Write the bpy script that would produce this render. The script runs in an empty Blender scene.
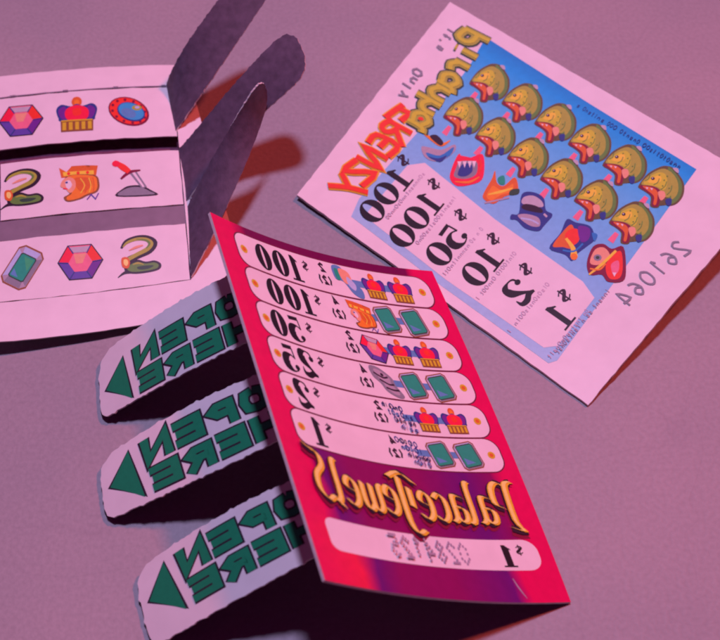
import bpy, bmesh, math, random
from mathutils import Vector
random.seed(7)
sc = bpy.context.scene
CM = 0.01

# ------------------------------------------------------------------ camera
PITCH, DIST, HFOV = math.radians(55), 24.0, math.radians(30)
fwd = Vector((0, math.cos(PITCH), -math.sin(PITCH)))
right = Vector((1, 0, 0))
upv = right.cross(fwd)
CPOS = -fwd * DIST
KPX = math.tan(HFOV / 2) / 360
cam_d = bpy.data.cameras.new('camera')
cam = bpy.data.objects.new('camera', cam_d)
sc.collection.objects.link(cam)
sc.camera = cam
cam.location = CPOS * CM
cam.rotation_euler = (math.pi / 2 - PITCH, 0, 0)
cam_d.sensor_width = 36
cam_d.lens = 18 / math.tan(HFOV / 2)
cam_d.clip_start, cam_d.clip_end = 0.01, 50
cam_d.dof.use_dof = True
cam_d.dof.focus_distance = 0.232
cam_d.dof.aperture_fstop = 34

# ------------------------------------------------------------------ light
world = bpy.data.worlds.new('World')
sc.world = world
world.use_nodes = True
wb = world.node_tree.nodes['Background']
wb.inputs[0].default_value = (0.9, 0.04, 0.5, 1)
wb.inputs[1].default_value = 0.055


def lamp(name, pos, power, col, size):
    d = bpy.data.lights.new(name, 'AREA')
    d.shape = 'DISK'
    d.size = size * CM
    d.energy = power
    d.color = col
    o = bpy.data.objects.new(name, d)
    sc.collection.objects.link(o)
    o.location = Vector(pos) * CM
    o.rotation_euler = (-Vector(pos)).to_track_quat('-Z', 'Y').to_euler()
    return o


lamp('violet_key_lamp', (1.0, 9.5, 58), 2.85, (0.60, 0.46, 0.81), 6.0)
lamp('orange_lamp', (53, 27, 86), 6.8, (1.0, 0.10, 0.066), 8.5)

sc.view_settings.view_transform = 'Standard'
sc.view_settings.look = 'None'
sc.view_settings.exposure = 0
sc.view_settings.gamma = 1
sc.cycles.filter_width = 2.0
sc.cycles.max_bounces = 6

# ------------------------------------------------------------------ helpers


def at(px, py, z=0.0):
    """point of the tabletop world (cm) seen at a place of the photograph, at height z"""
    d = fwd + right * (px - 360) * KPX - upv * (py - 320) * KPX
    return CPOS + d * ((z - CPOS.z) / d.z)


def lag(us, u):
    out = []
    for i in range(len(us)):
        w = 1.0
        for j in range(len(us)):
            if j != i:
                w *= (u - us[j]) / (us[i] - us[j])
        out.append(w)
    return out


class Patch:
    """smooth sheet of paper through a few control points; u to the photo's right, v down"""

    def __init__(self, us, vs, rows, W, H, pts=False):
        self.us, self.vs, self.W, self.H = us, vs, W, H
        self.P = rows if pts else [[at(*p) for p in r] for r in rows]

    def __call__(self, u, v):
        a, b = lag(self.us, u), lag(self.vs, v)
        r = Vector()
        for i, wv in enumerate(b):
            for j, wu in enumerate(a):
                r += self.P[i][j] * (wu * wv)
        return r

    def n(self, u, v):
        e = 0.01
        d = (self(u + e, v) - self(u - e, v)).cross(self(u, v + e) - self(u, v - e))
        d.normalize()
        return d if self.sgn * 1 > 0 else -d

    sgn = -1


MATS = {}


def mat(name, col, rough=0.5, noise=0.06, nscale=900, bump=0.0, coat=0.0, spec=0.4):
    m = bpy.data.materials.new(name)
    m.use_nodes = True
    nt = m.node_tree
    b = nt.nodes['Principled BSDF']
    b.inputs['Roughness'].default_value = rough
    b.inputs['Specular IOR Level'].default_value = spec
    b.inputs['Coat Weight'].default_value = coat
    tc = nt.nodes.new('ShaderNodeTexCoord')
    nz = nt.nodes.new('ShaderNodeTexNoise')
    nz.inputs['Scale'].default_value = nscale
    nz.inputs['Detail'].default_value = 6
    nt.links.new(tc.outputs['Object'], nz.inputs['Vector'])
    mr = nt.nodes.new('ShaderNodeMapRange')
    mr.inputs[1].default_value, mr.inputs[2].default_value = 0.3, 0.7
    mr.inputs[3].default_value, mr.inputs[4].default_value = 1 - noise, 1 + noise
    nt.links.new(nz.outputs[0], mr.inputs[0])
    mx = nt.nodes.new('ShaderNodeMix')
    mx.data_type = 'RGBA'
    mx.blend_type = 'MULTIPLY'
    mx.inputs[0].default_value = 1
    mx.inputs[6].default_value = (*col, 1)
    nt.links.new(mr.outputs[0], mx.inputs[7])
    nt.links.new(mx.outputs[2], b.inputs['Base Color'])
    if bump:
        bp = nt.nodes.new('ShaderNodeBump')
        bp.inputs['Strength'].default_value = bump
        bp.inputs['Distance'].default_value = 0.0002
        nt.links.new(nz.outputs[0], bp.inputs['Height'])
        nt.links.new(bp.outputs[0], b.inputs['Normal'])
    return m


INK = dict(
    white=(0.80, 0.79, 0.79), black=(0.012, 0.012, 0.02), dark=(0.03, 0.015, 0.035),
    maroon=(0.22, 0.008, 0.05), red=(0.86, 0.02, 0.07), hot=(0.85, 0.05, 0.03), orange=(0.85, 0.28, 0.03),
    yellow=(0.85, 0.72, 0.06), lemon=(0.88, 0.86, 0.22), green=(0.012, 0.27, 0.125), teal=(0.02, 0.42, 0.25), dkteal=(0.05, 0.50, 0.20),
    fishline=(0.13, 0.12, 0.04), fishy=(0.60, 0.66, 0.04), olive=(0.40, 0.48, 0.06), moss=(0.13, 0.32, 0.06), dkgreen=(0.035, 0.09, 0.055), grey=(0.25, 0.28, 0.32),
    ltgrey=(0.50, 0.52, 0.56), blue=(0.03, 0.25, 0.60), sky=(0.33, 0.55, 0.88), pale=(0.45, 0.62, 0.84),
    navy=(0.03, 0.06, 0.28), purple=(0.16, 0.03, 0.32), violet=(0.12, 0.08, 0.42), pink=(0.82, 0.20, 0.30),
    magenta=(0.6, 0.02, 0.22), brown=(0.28, 0.12, 0.04), gold=(0.64, 0.54, 0.03), skin=(0.8, 0.42, 0.25),
    amber=(0.80, 0.58, 0.03), small=(0.54, 0.46, 0.56), print_blue=(0.02, 0.10, 0.34),
    cyan=(0.05, 0.42, 0.72), smoke=(0.42, 0.40, 0.46), rust=(0.7, 0.17, 0.03), faint=(0.36, 0.33, 0.42),
    line=(0.16, 0.02, 0.06), bar=(0.11, 0.32, 0.58))


def ink(c):
    if c not in MATS:
        MATS[c] = M_white if c == 'white' else mat('ink_' + c, INK[c], rough=0.45, noise=0.05, nscale=1400)
    return MATS[c]


def tag(o, label=None, cat=None, group=None, kind=None):
    for k, v in (('label', label), ('category', cat), ('group', group), ('kind', kind)):
        if v:
            o[k] = v
    return o


def link(name, bm, mats, parent=None, smooth=True):
    for v in bm.verts:
        v.co *= CM
    me = bpy.data.meshes.new(name)
    bm.to_mesh(me)
    bm.free()
    for m in mats:
        me.materials.append(m)
    if smooth:
        for p in me.polygons:
            p.use_smooth = True
    o = bpy.data.objects.new(name, me)
    sc.collection.objects.link(o)
    if parent:
        o.parent = parent
        base = parent
        w = Vector()
        while base:
            w += base.location
            base = base.parent
        for v in me.vertices:
            v.co -= w
    return o


def empty(name, loc):
    o = bpy.data.objects.new(name, None)
    o.empty_display_size = 0.01
    o.location = Vector(loc) * CM
    sc.collection.objects.link(o)
    return o


def bisect_grid(bm, x0, x1, y0, y1, step):
    for ax, a, b in ((0, x0, x1), (1, y0, y1)):
        k = math.floor(a / step) + 1
        while k * step < b:
            co = [0, 0, 0]
            co[ax] = k * step
            no = [0, 0, 0]
            no[ax] = 1
            bmesh.ops.bisect_plane(bm, geom=bm.verts[:] + bm.edges[:] + bm.faces[:], dist=1e-5, plane_co=co, plane_no=no)
            k += 1


def sheet(name, patch, outline, mats, parent, thick=0.03, step=0.2, lift=0.0, back=None, lumps=0.0, smooth=True):
    """a piece of card: outline in u,v, bent to the patch, with a thickness and its own back"""
    W, H = patch.W, patch.H
    bm = bmesh.new()
    vs = [bm.verts.new((u * W, v * H, 0)) for u, v in outline]
    bm.faces.new(vs)
    bmesh.ops.triangulate(bm, faces=bm.faces[:])
    xs = [u * W for u, v in outline]
    ys = [v * H for u, v in outline]
    bisect_grid(bm, min(xs), max(xs), min(ys), max(ys), step)
    bmesh.ops.remove_doubles(bm, verts=bm.verts[:], dist=1e-4)
    bmesh.ops.triangulate(bm, faces=bm.faces[:])
    uvl = bm.loops.layers.uv.new('UVMap')
    for f in bm.faces:
        for l in f.loops:
            l[uvl].uv = (l.vert.co.x / W, 1 - l.vert.co.y / H)
    top = bm.faces[:]
    bedges = [e for e in bm.edges if e.is_boundary]
    low = {}
    for v in bm.verts[:]:
        u_, v_ = v.co.x / W, v.co.y / H
        p, n = patch(u_, v_), patch.n(u_, v_)
        if lumps:
            p = p + n * lumps * math.sin(3.1 * u_ * 4 + 1.3) * math.sin(2.7 * v_ * 5)
        low[v] = p + n * (lift - thick)
        v.co = p + n * lift
    lv = {v: bm.verts.new(c) for v, c in low.items()}
    for f in top:
        g = bm.faces.new([lv[v] for v in reversed(f.verts)])
        g.material_index = 1
        for l, m in zip(g.loops, reversed(list(f.loops))):
            l[uvl].uv = m[uvl].uv
    for e in bedges:
        a, b = e.verts
        g = bm.faces.new([a, b, lv[b], lv[a]])
        g.material_index = 2
        g.smooth = False
    bmesh.ops.recalc_face_normals(bm, faces=bm.faces[:])
    if len(mats) == 2:
        mats = [mats[0], mats[1], mats[1]]
    o = link(name, bm, mats, parent, smooth=False)
    return o


def torn(pts, W, H, a=.009, step=.06):
    """outline torn along a perforation: uneven, with a small nib of card every few millimetres"""
    out = []
    for i in range(len(pts)):
        p, q = pts[i], pts[(i + 1) % len(pts)]
        dx, dy = (q[0] - p[0]) * W, (q[1] - p[1]) * H
        L = math.hypot(dx, dy)
        n = max(1, int(L / step))
        nx, ny = dy / L, -dx / L
        for k in range(n):
            t = k / n
            j = random.uniform(-a, a) if k else 0
            if k and k % 6 == 3:
                j += .018
            out.append(((p[0] * W + dx * t + nx * j) / W, (p[1] * H + dy * t + ny * j) / H))
    return out


def rough_outline(pts, amp=0.004, step=0.04, tabs=0):
    """outline with a finely torn (perforated) edge"""
    out = []
    for i in range(len(pts)):
        a, b = pts[i], pts[(i + 1) % len(pts)]
        L = math.hypot(b[0] - a[0], b[1] - a[1])
        n = max(1, int(L / step))
        for k in range(n):
            t = k / n
            j = amp if k else 0
            out.append((a[0] + (b[0] - a[0]) * t + random.uniform(-j, j), a[1] + (b[1] - a[1]) * t + random.uniform(-j, j)))
    return out


RECT = [(0, 0), (1, 0), (1, 1), (0, 1)]


def catmull(pts, n=5, closed=False):
    if len(pts) < 3 or n <= 1:
        return pts
    out = []
    N = len(pts)
    rng = range(N) if closed else range(N - 1)
    for i in rng:
        if closed:
            p0, p1, p2, p3 = pts[(i - 1) % N], pts[i], pts[(i + 1) % N], pts[(i + 2) % N]
        else:
            p0, p1, p2, p3 = pts[max(i - 1, 0)], pts[i], pts[i + 1], pts[min(i + 2, N - 1)]
        for k in range(n):
            t = k / n
            out.append(tuple(0.5 * (2 * b + (c - a) * t + (2 * a - 5 * b + 4 * c - d) * t * t + (3 * b - a - 3 * c + d) * t ** 3)
                             for a, b, c, d in zip(p0, p1, p2, p3)))
    if not closed:
        out.append(tuple(pts[-1]))
    return out


class Ink:
    """printed areas lying on a card; each later area lies a hair above the one before"""

    def __init__(self, patch, base=0.004, inc=0.0006):
        self.p, self.z, self.inc = patch, base, inc
        self.items = []

    def poly(self, pts, c):
        self.items.append((pts, c, self.z))
        self.z += self.inc

    def quads(self, ql, c):
        for q in ql:
            self.items.append((q, c, self.z))
        self.z += self.inc

    def build(self, name, parent):
        W, H = self.p.W, self.p.H
        cols = []
        bm = bmesh.new()
        for pts, c, z in self.items:
            if c not in cols:
                cols.append(c)
            b2 = bmesh.new()
            vs = [b2.verts.new((x, y, 0)) for x, y in pts]
            try:
                b2.faces.new(vs)
            except ValueError:
                b2.free()
                continue
            if len(pts) > 3:
                bmesh.ops.triangulate(b2, faces=b2.faces[:])
            xs = [p[0] for p in pts]
            ys = [p[1] for p in pts]
            if max(xs) - min(xs) > 0.25 or max(ys) - min(ys) > 0.25:
                bisect_grid(b2, min(xs), max(xs), min(ys), max(ys), 0.2)
                bmesh.ops.triangulate(b2, faces=b2.faces[:])
            mp = {}
            for v in b2.verts:
                u_, v_ = v.co.x / W, v.co.y / H
                mp[v] = bm.verts.new(self.p(u_, v_) + self.p.n(u_, v_) * z)
            for f in b2.faces:
                try:
                    g = bm.faces.new([mp[v] for v in f.verts])
                    g.material_index = cols.index(c)
                except ValueError:
                    pass
            b2.free()
        bm.normal_update()
        for f in bm.faces:
            ctr = f.calc_center_median()
            if f.normal.dot(CPOS - ctr) < 0:
                f.normal_flip()
        return link(name, bm, [ink(c) for c in cols], parent, smooth=False)


class Pen:
    """draws in a local frame (ox,oy) with axes ax, ay onto an Ink"""

    def __init__(self, inkp, ox, oy, ax=(1, 0), ay=(0, 1)):
        self.i, self.o, self.ax, self.ay = inkp, (ox, oy), ax, ay

    def T(self, p):
        return (self.o[0] + p[0] * self.ax[0] + p[1] * self.ay[0], self.o[1] + p[0] * self.ax[1] + p[1] * self.ay[1])

    def poly(self, pts, c):
        self.i.poly([self.T(p) for p in pts], c)

    def blob(self, pts, c, n=4):
        self.poly(catmull(pts, n, True), c)

    def rect(self, x0, y0, x1, y1, c):
        self.poly([(x0, y0), (x1, y0), (x1, y1), (x0, y1)], c)

    def ell(self, cx, cy, rx, ry, c, n=20):
        self.poly([(cx + rx * math.cos(6.28318 * k / n), cy + ry * math.sin(6.28318 * k / n)) for k in range(n)], c)

    def ring(self, cx, cy, ro, ri, c, n=28):
        q = []
        for k in range(n):
            a, b = 6.283185 * k / n, 6.283185 * (k + 1) / n
            q.append([self.T((cx + r[0] * math.cos(t), cy + r[1] * math.sin(t))) for r, t in ((ro, a), (ro, b), (ri, b), (ri, a))])
        self.i.quads(q, c)

    def stroke(self, pts, w, c, smooth=4):
        """w: one width or one per point"""
        if not isinstance(w, (list, tuple)):
            w = [w] * len(pts)
        P = catmull([(p[0], p[1], ww) for p, ww in zip(pts, w)], smooth)
        L, R = [], []
        for i, p in enumerate(P):
            a, b = P[max(i - 1, 0)], P[min(i + 1, len(P) - 1)]
            d0 = (p[0] - a[0], p[1] - a[1])
            d1 = (b[0] - p[0], b[1] - p[1])
            l0, l1 = math.hypot(*d0), math.hypot(*d1)
            if l0 < 1e-9:
                d0, l0 = d1, l1
            if l1 < 1e-9:
                d1, l1 = d0, l0
            n0 = (-d0[1] / l0, d0[0] / l0)
            n1 = (-d1[1] / l1, d1[0] / l1)
            m = (n0[0] + n1[0], n0[1] + n1[1])
            ml = math.hypot(*m) or 1
            m = (m[0] / ml, m[1] / ml)
            s = p[2] / 2 / max(0.45, m[0] * n0[0] + m[1] * n0[1])
            L.append((p[0] + m[0] * s, p[1] + m[1] * s))
            R.append((p[0] - m[0] * s, p[1] - m[1] * s))
        self.i.quads([[self.T(L[i]), self.T(L[i + 1]), self.T(R[i + 1]), self.T(R[i])] for i in range(len(P) - 1)], c)


def nib(p, pts, nx, ny, c, smooth=3, ox=0, oy=0):
    P = catmull(pts, smooth)
    p.i.quads([[p.T((a[0] - nx + ox, a[1] + ny + oy)), p.T((b[0] - nx + ox, b[1] + ny + oy)), p.T((b[0] + nx + ox, b[1] - ny + oy)), p.T((a[0] + nx + ox, a[1] - ny + oy))]
               for a, b in zip(P, P[1:])], c)


# ---------------------------------------------------------------- figures and letters (unit box, y down)
def digit(p, ch, c, x=0.0, w=1.0, h=1.0, fat=1.0):
    q = Pen(p.i, *p.T((x, 0)), (p.ax[0] * w, p.ax[1] * w), (p.ay[0] * h, p.ay[1] * h))
    if ch == '0':
        q.ring(.5, .5, (.47, .5), (.47 - .29 * fat, .44), c)
    elif ch == '1':
        q.poly([(.34, .1), (.5, 0), (.5 + .16 * fat, 0), (.5 + .16 * fat, .94), (.5 - .14 * fat, .94), (.5 - .14 * fat, .2), (.18, .24), (.18, .18)], c)
        q.rect(.06, .93, .96, 1.0, c)
    elif ch == '2':
        q.stroke([(.2, .3), (.26, .08), (.52, .02), (.78, .12), (.76, .36), (.5, .6), (.16, .88)], [.1, .08, .07, .26 * fat, .3 * fat, .16, .07], c)
        q.ell(.22, .27, .13, .1, c)
        q.stroke([(.1, .9), (.35, .84), (.6, .93), (.86, .88), (.9, .66)], [.09, .2, .22, .16, .04], c)
    elif ch == '5':
        q.poly([(.24, 0), (.84, .02), (.8, .17), (.26, .14)], c)
        q.stroke([(.27, .1), (.23, .48)], .07, c)
        q.stroke([(.23, .46), (.48, .36), (.78, .5), (.8, .78), (.5, .97), (.22, .9)], [.06, .08, .28 * fat, .3 * fat, .08, .05], c)
        q.ell(.24, .8, .13, .1, c)
    elif ch == '$':
        q.stroke([(.82, .26), (.5, .1), (.2, .26), (.5, .5), (.82, .72), (.5, .9), (.16, .74)], [.1, .1, .22, .26, .22, .1, .1], c)
        q.rect(.44, -.06, .56, 1.06, c)


SEG = {'0': [[(.5, 0), (.1, .25), (.1, .75), (.5, 1), (.9, .75), (.9, .25), (.5, 0)]],
       '1': [[(.3, .2), (.55, 0), (.55, 1)]],
       '2': [[(.1, .2), (.5, 0), (.9, .25), (.1, 1), (.9, 1)]],
       '3': [[(.1, .1), (.8, .1), (.45, .42), (.9, .7), (.5, 1), (.1, .9)]],
       '4': [[(.7, 1), (.7, 0), (.1, .68), (.95, .68)]],
       '5': [[(.85, 0), (.2, 0), (.15, .42), (.65, .4), (.85, .7), (.5, 1), (.1, .9)]],
       '6': [[(.8, .05), (.35, .2), (.1, .65), (.5, 1), (.88, .7), (.5, .48), (.15, .65)]],
       '7': [[(.1, 0), (.9, 0), (.4, 1)]],
       '8': [[(.5, .47), (.15, .25), (.5, 0), (.85, .25), (.5, .47), (.1, .75), (.5, 1), (.9, .75), (.5, .47)]],
       '9': [[(.85, .35), (.5, .52), (.12, .28), (.5, 0), (.88, .3), (.7, .8), (.3, 1)]],
       'O': [[(.5, 0), (.1, .25), (.1, .75), (.5, 1), (.9, .75), (.9, .25), (.5, 0)]],
       'n': [[(.15, 1), (.15, .4)], [(.15, .55), (.5, .4), (.8, .55), (.8, 1)]],
       'l': [[(.4, 0), (.4, 1)]], 'y': [[(.1, .4), (.45, .9)], [(.85, .4), (.3, 1.3)]],
       "'": [[(.4, 0), (.4, .3)]], 't': [[(.4, 0), (.4, .9), (.7, 1)], [(.15, .35), (.7, .35)]],
       's': [[(.8, .45), (.3, .45), (.25, .65), (.75, .75), (.7, .97), (.2, .97)]], 'I': [[(.4, 0), (.4, 1)]],
       '(': [[(.7, -.1), (.4, .5), (.7, 1.1)]], ')': [[(.3, -.1), (.6, .5), (.3, 1.1)]], ' ': []}


def thin_text(p, s, c, cw, w=.16, gap=1.25, sm=1, dots=False):
    for k, ch in enumerate(s):
        for st in SEG[ch]:
            q = Pen(p.i, *p.T((k * cw * gap, 0)), (p.ax[0] * cw, p.ax[1] * cw), p.ay)
            if dots:
                for i in range(len(st) - 1):
                    a, b = st[i], st[i + 1]
                    n = max(2, int(math.hypot(b[0] - a[0], b[1] - a[1]) / .2))
                    for t in range(n):
                        q.ell(a[0] + (b[0] - a[0]) * t / n, a[1] + (b[1] - a[1]) * t / n, .12, .085, c, 6)
            else:
                q.stroke(st, w, c, sm)


def squiggle(p, L, h, c, w):
    """unreadably small print"""
    x = 0
    while x < L:
        cw = h * random.uniform(.5, .75)
        if random.random() < .12:
            x += cw
            continue
        q = Pen(p.i, *p.T((x, 0)), (p.ax[0] * cw, p.ax[1] * cw), (p.ay[0] * h, p.ay[1] * h))
        for st in random.choice((SEG['O'], SEG['s'], SEG['n'], SEG['t'], SEG['I'], SEG['O'], SEG['n'])):
            q.stroke(st, .2, c, 1)
        x += cw * 1.3


# ---------------------------------------------------------------- printed pictures, local units: half-size 1, y down, as seen in the photo
def pic_hexgem(p):
    hx = [(-.55, -.8), (.5, -.8), (1, 0), (.5, .85), (-.5, .85), (-1, 0)]
    p.poly([(x * 1.06, y * 1.06) for x, y in hx], 'dark')
    inn = [(-.32, -.4), (.3, -.4), (.55, .05), (.28, .5), (-.28, .5), (-.55, .05)]
    cs = ['pink', 'hot', 'purple', 'violet', 'violet', 'red']
    for k in range(6):
        a, b = hx[k], hx[(k + 1) % 6]
        ia, ib = inn[k], inn[(k + 1) % 6]
        p.poly([a, b, ib, ia], cs[k])
    p.poly(inn, 'pink')
    p.poly([(-.3, -.38), (.28, -.38), (.1, .1), (-.2, .1)], 'skin')
    p.poly([(-.5, -.74), (.45, -.74), (.28, -.45), (-.3, -.45)], 'ltgrey')
    for a, b in zip(hx, inn):
        p.stroke([a, b], .05, 'navy', 1)


def pic_crown(p):
    p.ell(0, -.75, .26, .3, 'rust', 12)
    p.ell(0, -.72, .13, .16, 'orange', 10)
    p.blob([(-1, -.35), (-.75, -.62), (-.3, -.5), (0, -.62), (.3, -.5), (.75, -.62), (1, -.35), (.9, .15), (.72, .35), (-.72, .35), (-.9, .15)], 'navy')
    p.blob([(-.9, -.3), (-.6, -.5), (-.45, -.1), (-.6, .25), (-.82, .1)], 'purple')
    p.blob([(.9, -.3), (.6, -.5), (.45, -.1), (.6, .25), (.82, .1)], 'purple')
    p.blob([(-.5, -.35), (0, -.55), (.5, -.35), (.58, .05), (.35, .32), (-.35, .32), (-.58, .05)], 'red')
    p.blob([(-.2, -.3), (.15, -.35), (.2, 0), (-.15, .05)], 'hot')
    p.poly([(-.8, .32), (.8, .32), (.78, .95), (-.78, .95)], 'brown')
    for k in range(5):
        x = -.62 + k * .31
        p.rect(x - .09, .42, x + .09, .86, 'gold')
    p.rect(-.76, .3, .76, .38, 'gold')


def pic_shield(p):
    a = .45
    def E(cx, cy, rx, ry, c):
        pts = []
        for k in range(24):
            t = 6.28318 * k / 24
            x, y = rx * math.cos(t), ry * math.sin(t)
            pts.append((cx + x * math.cos(a) - y * math.sin(a), cy + x * math.sin(a) + y * math.cos(a)))
        p.poly(pts, c)
    E(0, 0, 1.08, .8, 'maroon')
    E(-.02, -.02, .99, .72, 'hot')
    for k in range(12):
        t = 6.28318 * k / 12
        x, y = .88 * math.cos(t), .62 * math.sin(t)
        p.ell(x * math.cos(a) - y * math.sin(a), x * math.sin(a) + y * math.cos(a), .08, .08, 'maroon', 6)
    E(.12, .04, .74, .52, 'navy')
    E(.12, .02, .68, .46, 'cyan')
    E(-.02, .12, .4, .26, 'bar')
    p.ell(.42, -.18, .26, .16, 'olive', 10)
    p.ell(.44, -.2, .13, .08, 'pale', 8)


def pic_snake(p):
    p.stroke([(-.80, -.42), (-.55, -.74), (-.05, -.90), (.42, -.84), (.70, -.58), (.48, -.22), (.0, .0), (-.50, .22), (-.62, .52)], [.10, .22, .26, .32, .38, .36, .32, .34, .30], 'dark')
    p.stroke([(-1.0, 1.05), (-.7, .84), (-.3, .76)], [.04, .14, .3], 'dark')
    p.blob([(-.62, .42), (-.1, .22), (.3, .36), (.72, .34), (1.0, .55), (.9, .82), (.35, .93), (-.3, .92), (-.66, .76)], 'dark')
    p.blob([(-.48, .50), (-.1, .34), (.3, .46), (.68, .44), (.88, .58), (.78, .76), (.3, .83), (-.28, .83), (-.54, .70)], 'moss')
    p.blob([(-.1, .6), (.3, .56), (.66, .60), (.4, .74), (.0, .74)], 'dkgreen')
    p.stroke([(-.3, .46), (-.05, .40), (.2, .50)], [.04, .1, .04], 'olive')
    p.stroke([(-.72, -.48), (-.5, -.70), (-.05, -.84), (.38, -.78), (.58, -.56), (.40, -.28), (-.05, -.06), (-.48, .16)], [.05, .12, .15, .18, .24, .22, .20, .20], 'olive')
    p.stroke([(-.1, -.84), (.34, -.76), (.52, -.56), (.36, -.32)], [.03, .07, .10, .04], 'moss')
    p.stroke([(-.45, -.28), (-.1, -.42), (.22, -.50)], [.04, .13, .06], 'skin')
    p.blob([(-.80, .10), (-.55, .06), (-.42, .32), (-.52, .62), (-.78, .52)], 'rust')
    p.blob([(-.70, .18), (-.55, .18), (-.5, .36), (-.58, .5), (-.70, .40)], 'lemon')


def pic_queen(p):
    p.poly([(-.9, -.85), (-.55, -.6), (-.3, -.9), (0, -.62), (.35, -.9), (.55, -.6), (.95, -.85), (.85, -.3), (-.8, -.3)], 'rust')
    p.poly([(-.72, -.6), (.75, -.6), (.75, -.38), (-.7, -.38)], 'yellow')
    for x in (-.45, 0, .45):
        p.ell(x, -.5, .08, .09, 'hot', 8)
    p.blob([(-.6, -.35), (.75, -.35), (1, .1), (.9, .55), (.4, .75), (.1, .9), (-.5, 1), (-.7, .75), (-.4, .5)], 'brown')
    p.blob([(-.5, -.35), (.7, -.3), (.9, .1), (.82, .5), (.35, .68), (0, .85), (-.48, .92), (-.55, .75), (-.3, .5)], 'orange')
    p.blob([(-.2, -.2), (.5, -.2), (.65, .2), (.3, .5), (0, .4)], 'rust')
    p.blob([(-.7, -.2), (-.4, -.3), (-.15, -.1), (-.15, .3), (-.4, .55), (-.62, .3), (-.85, .15)], 'skin')
    p.blob([(-.62, -.05), (-.4, -.12), (-.3, .15), (-.5, .35)], 'white')
    p.ell(-.55, -.02, .07, .06, 'navy', 6)
    p.stroke([(-.72, .28), (-.5, .33)], .06, 'red', 1)
    for k in range(4):
        p.stroke([(.1 + k * .2, -.2), (.3 + k * .15, .2), (.1 + k * .2, .6)], .05, 'rust' if k % 2 else 'yellow', 3)
    p.stroke([(.4, .95), (.6, .7), (.8, .95), (.95, .65)], .05, 'violet', 1)


def pic_sword(p):
    p.blob([(-.85, .95), (-.55, .55), (-.2, .4), (.35, .42), (.8, .68), (1.05, .98)], 'dark')
    p.blob([(-.75, .9), (-.45, .58), (0, .48), (.4, .55), (.75, .75), (.9, .92)], 'grey')
    p.poly([(-.2, -.3), (.12, -.42), (.62, .5), (.38, .6)], 'grey')
    p.poly([(-.08, -.32), (.05, -.36), (.5, .48), (.42, .52)], 'white')
    p.stroke([(-.62, .02), (-.2, -.32), (.35, -.42)], [.1, .17, .08], 'maroon')
    p.stroke([(-.9, -.95), (-.5, -.62), (-.2, -.35)], [.16, .34, .26], 'hot')
    p.ell(-.82, -.82, .2, .17, 'red', 10)


def pic_emerald(p, rot=.55, asp=.62, small=False):
    asp = .84 if small else asp
    c, s = math.cos(rot), math.sin(rot)
    def R(x, y):
        return (x * c - y * s, x * s + y * c)
    def oct(rx, ry, k):
        return [R(*q) for q in ((-rx + k, -ry), (rx - k, -ry), (rx, -ry + k), (rx, ry - k), (rx - k, ry), (-rx + k, ry), (-rx, ry - k), (-rx, -ry + k))]
    p.poly(oct(asp * 1.08, 1.05, .24), 'brown')
    p.poly(oct(asp, .97, .22), 'smoke')
    o, i = oct(asp * .98, .95, .2), oct(asp * .66, .66, .05)
    for k in (0, 2, 4, 6):
        p.poly([o[k], o[k + 1], i[k + 1], i[k]], 'pale' if k in (0, 6) else 'grey')
    if small:
        p.poly(oct(asp * .86, .88, .14), 'dkgreen')
        p.poly(oct(asp * .78, .8, .08), 'teal')
        p.poly([R(-asp * .6, .1), R(asp * .3, .6), R(-asp * .6, .62)], 'bar')
        return
    p.poly(oct(asp * .66, .66, .08), 'dkgreen')
    p.poly(oct(asp * .58, .6, .06), 'teal')
    p.poly([R(-asp * .5, .2), R(asp * .1, .52), R(-asp * .5, .54)], 'bar')
    p.poly([R(-.2, -.52), R(asp * .5, -.52), R(asp * .45, .1)], 'dkteal')


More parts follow.
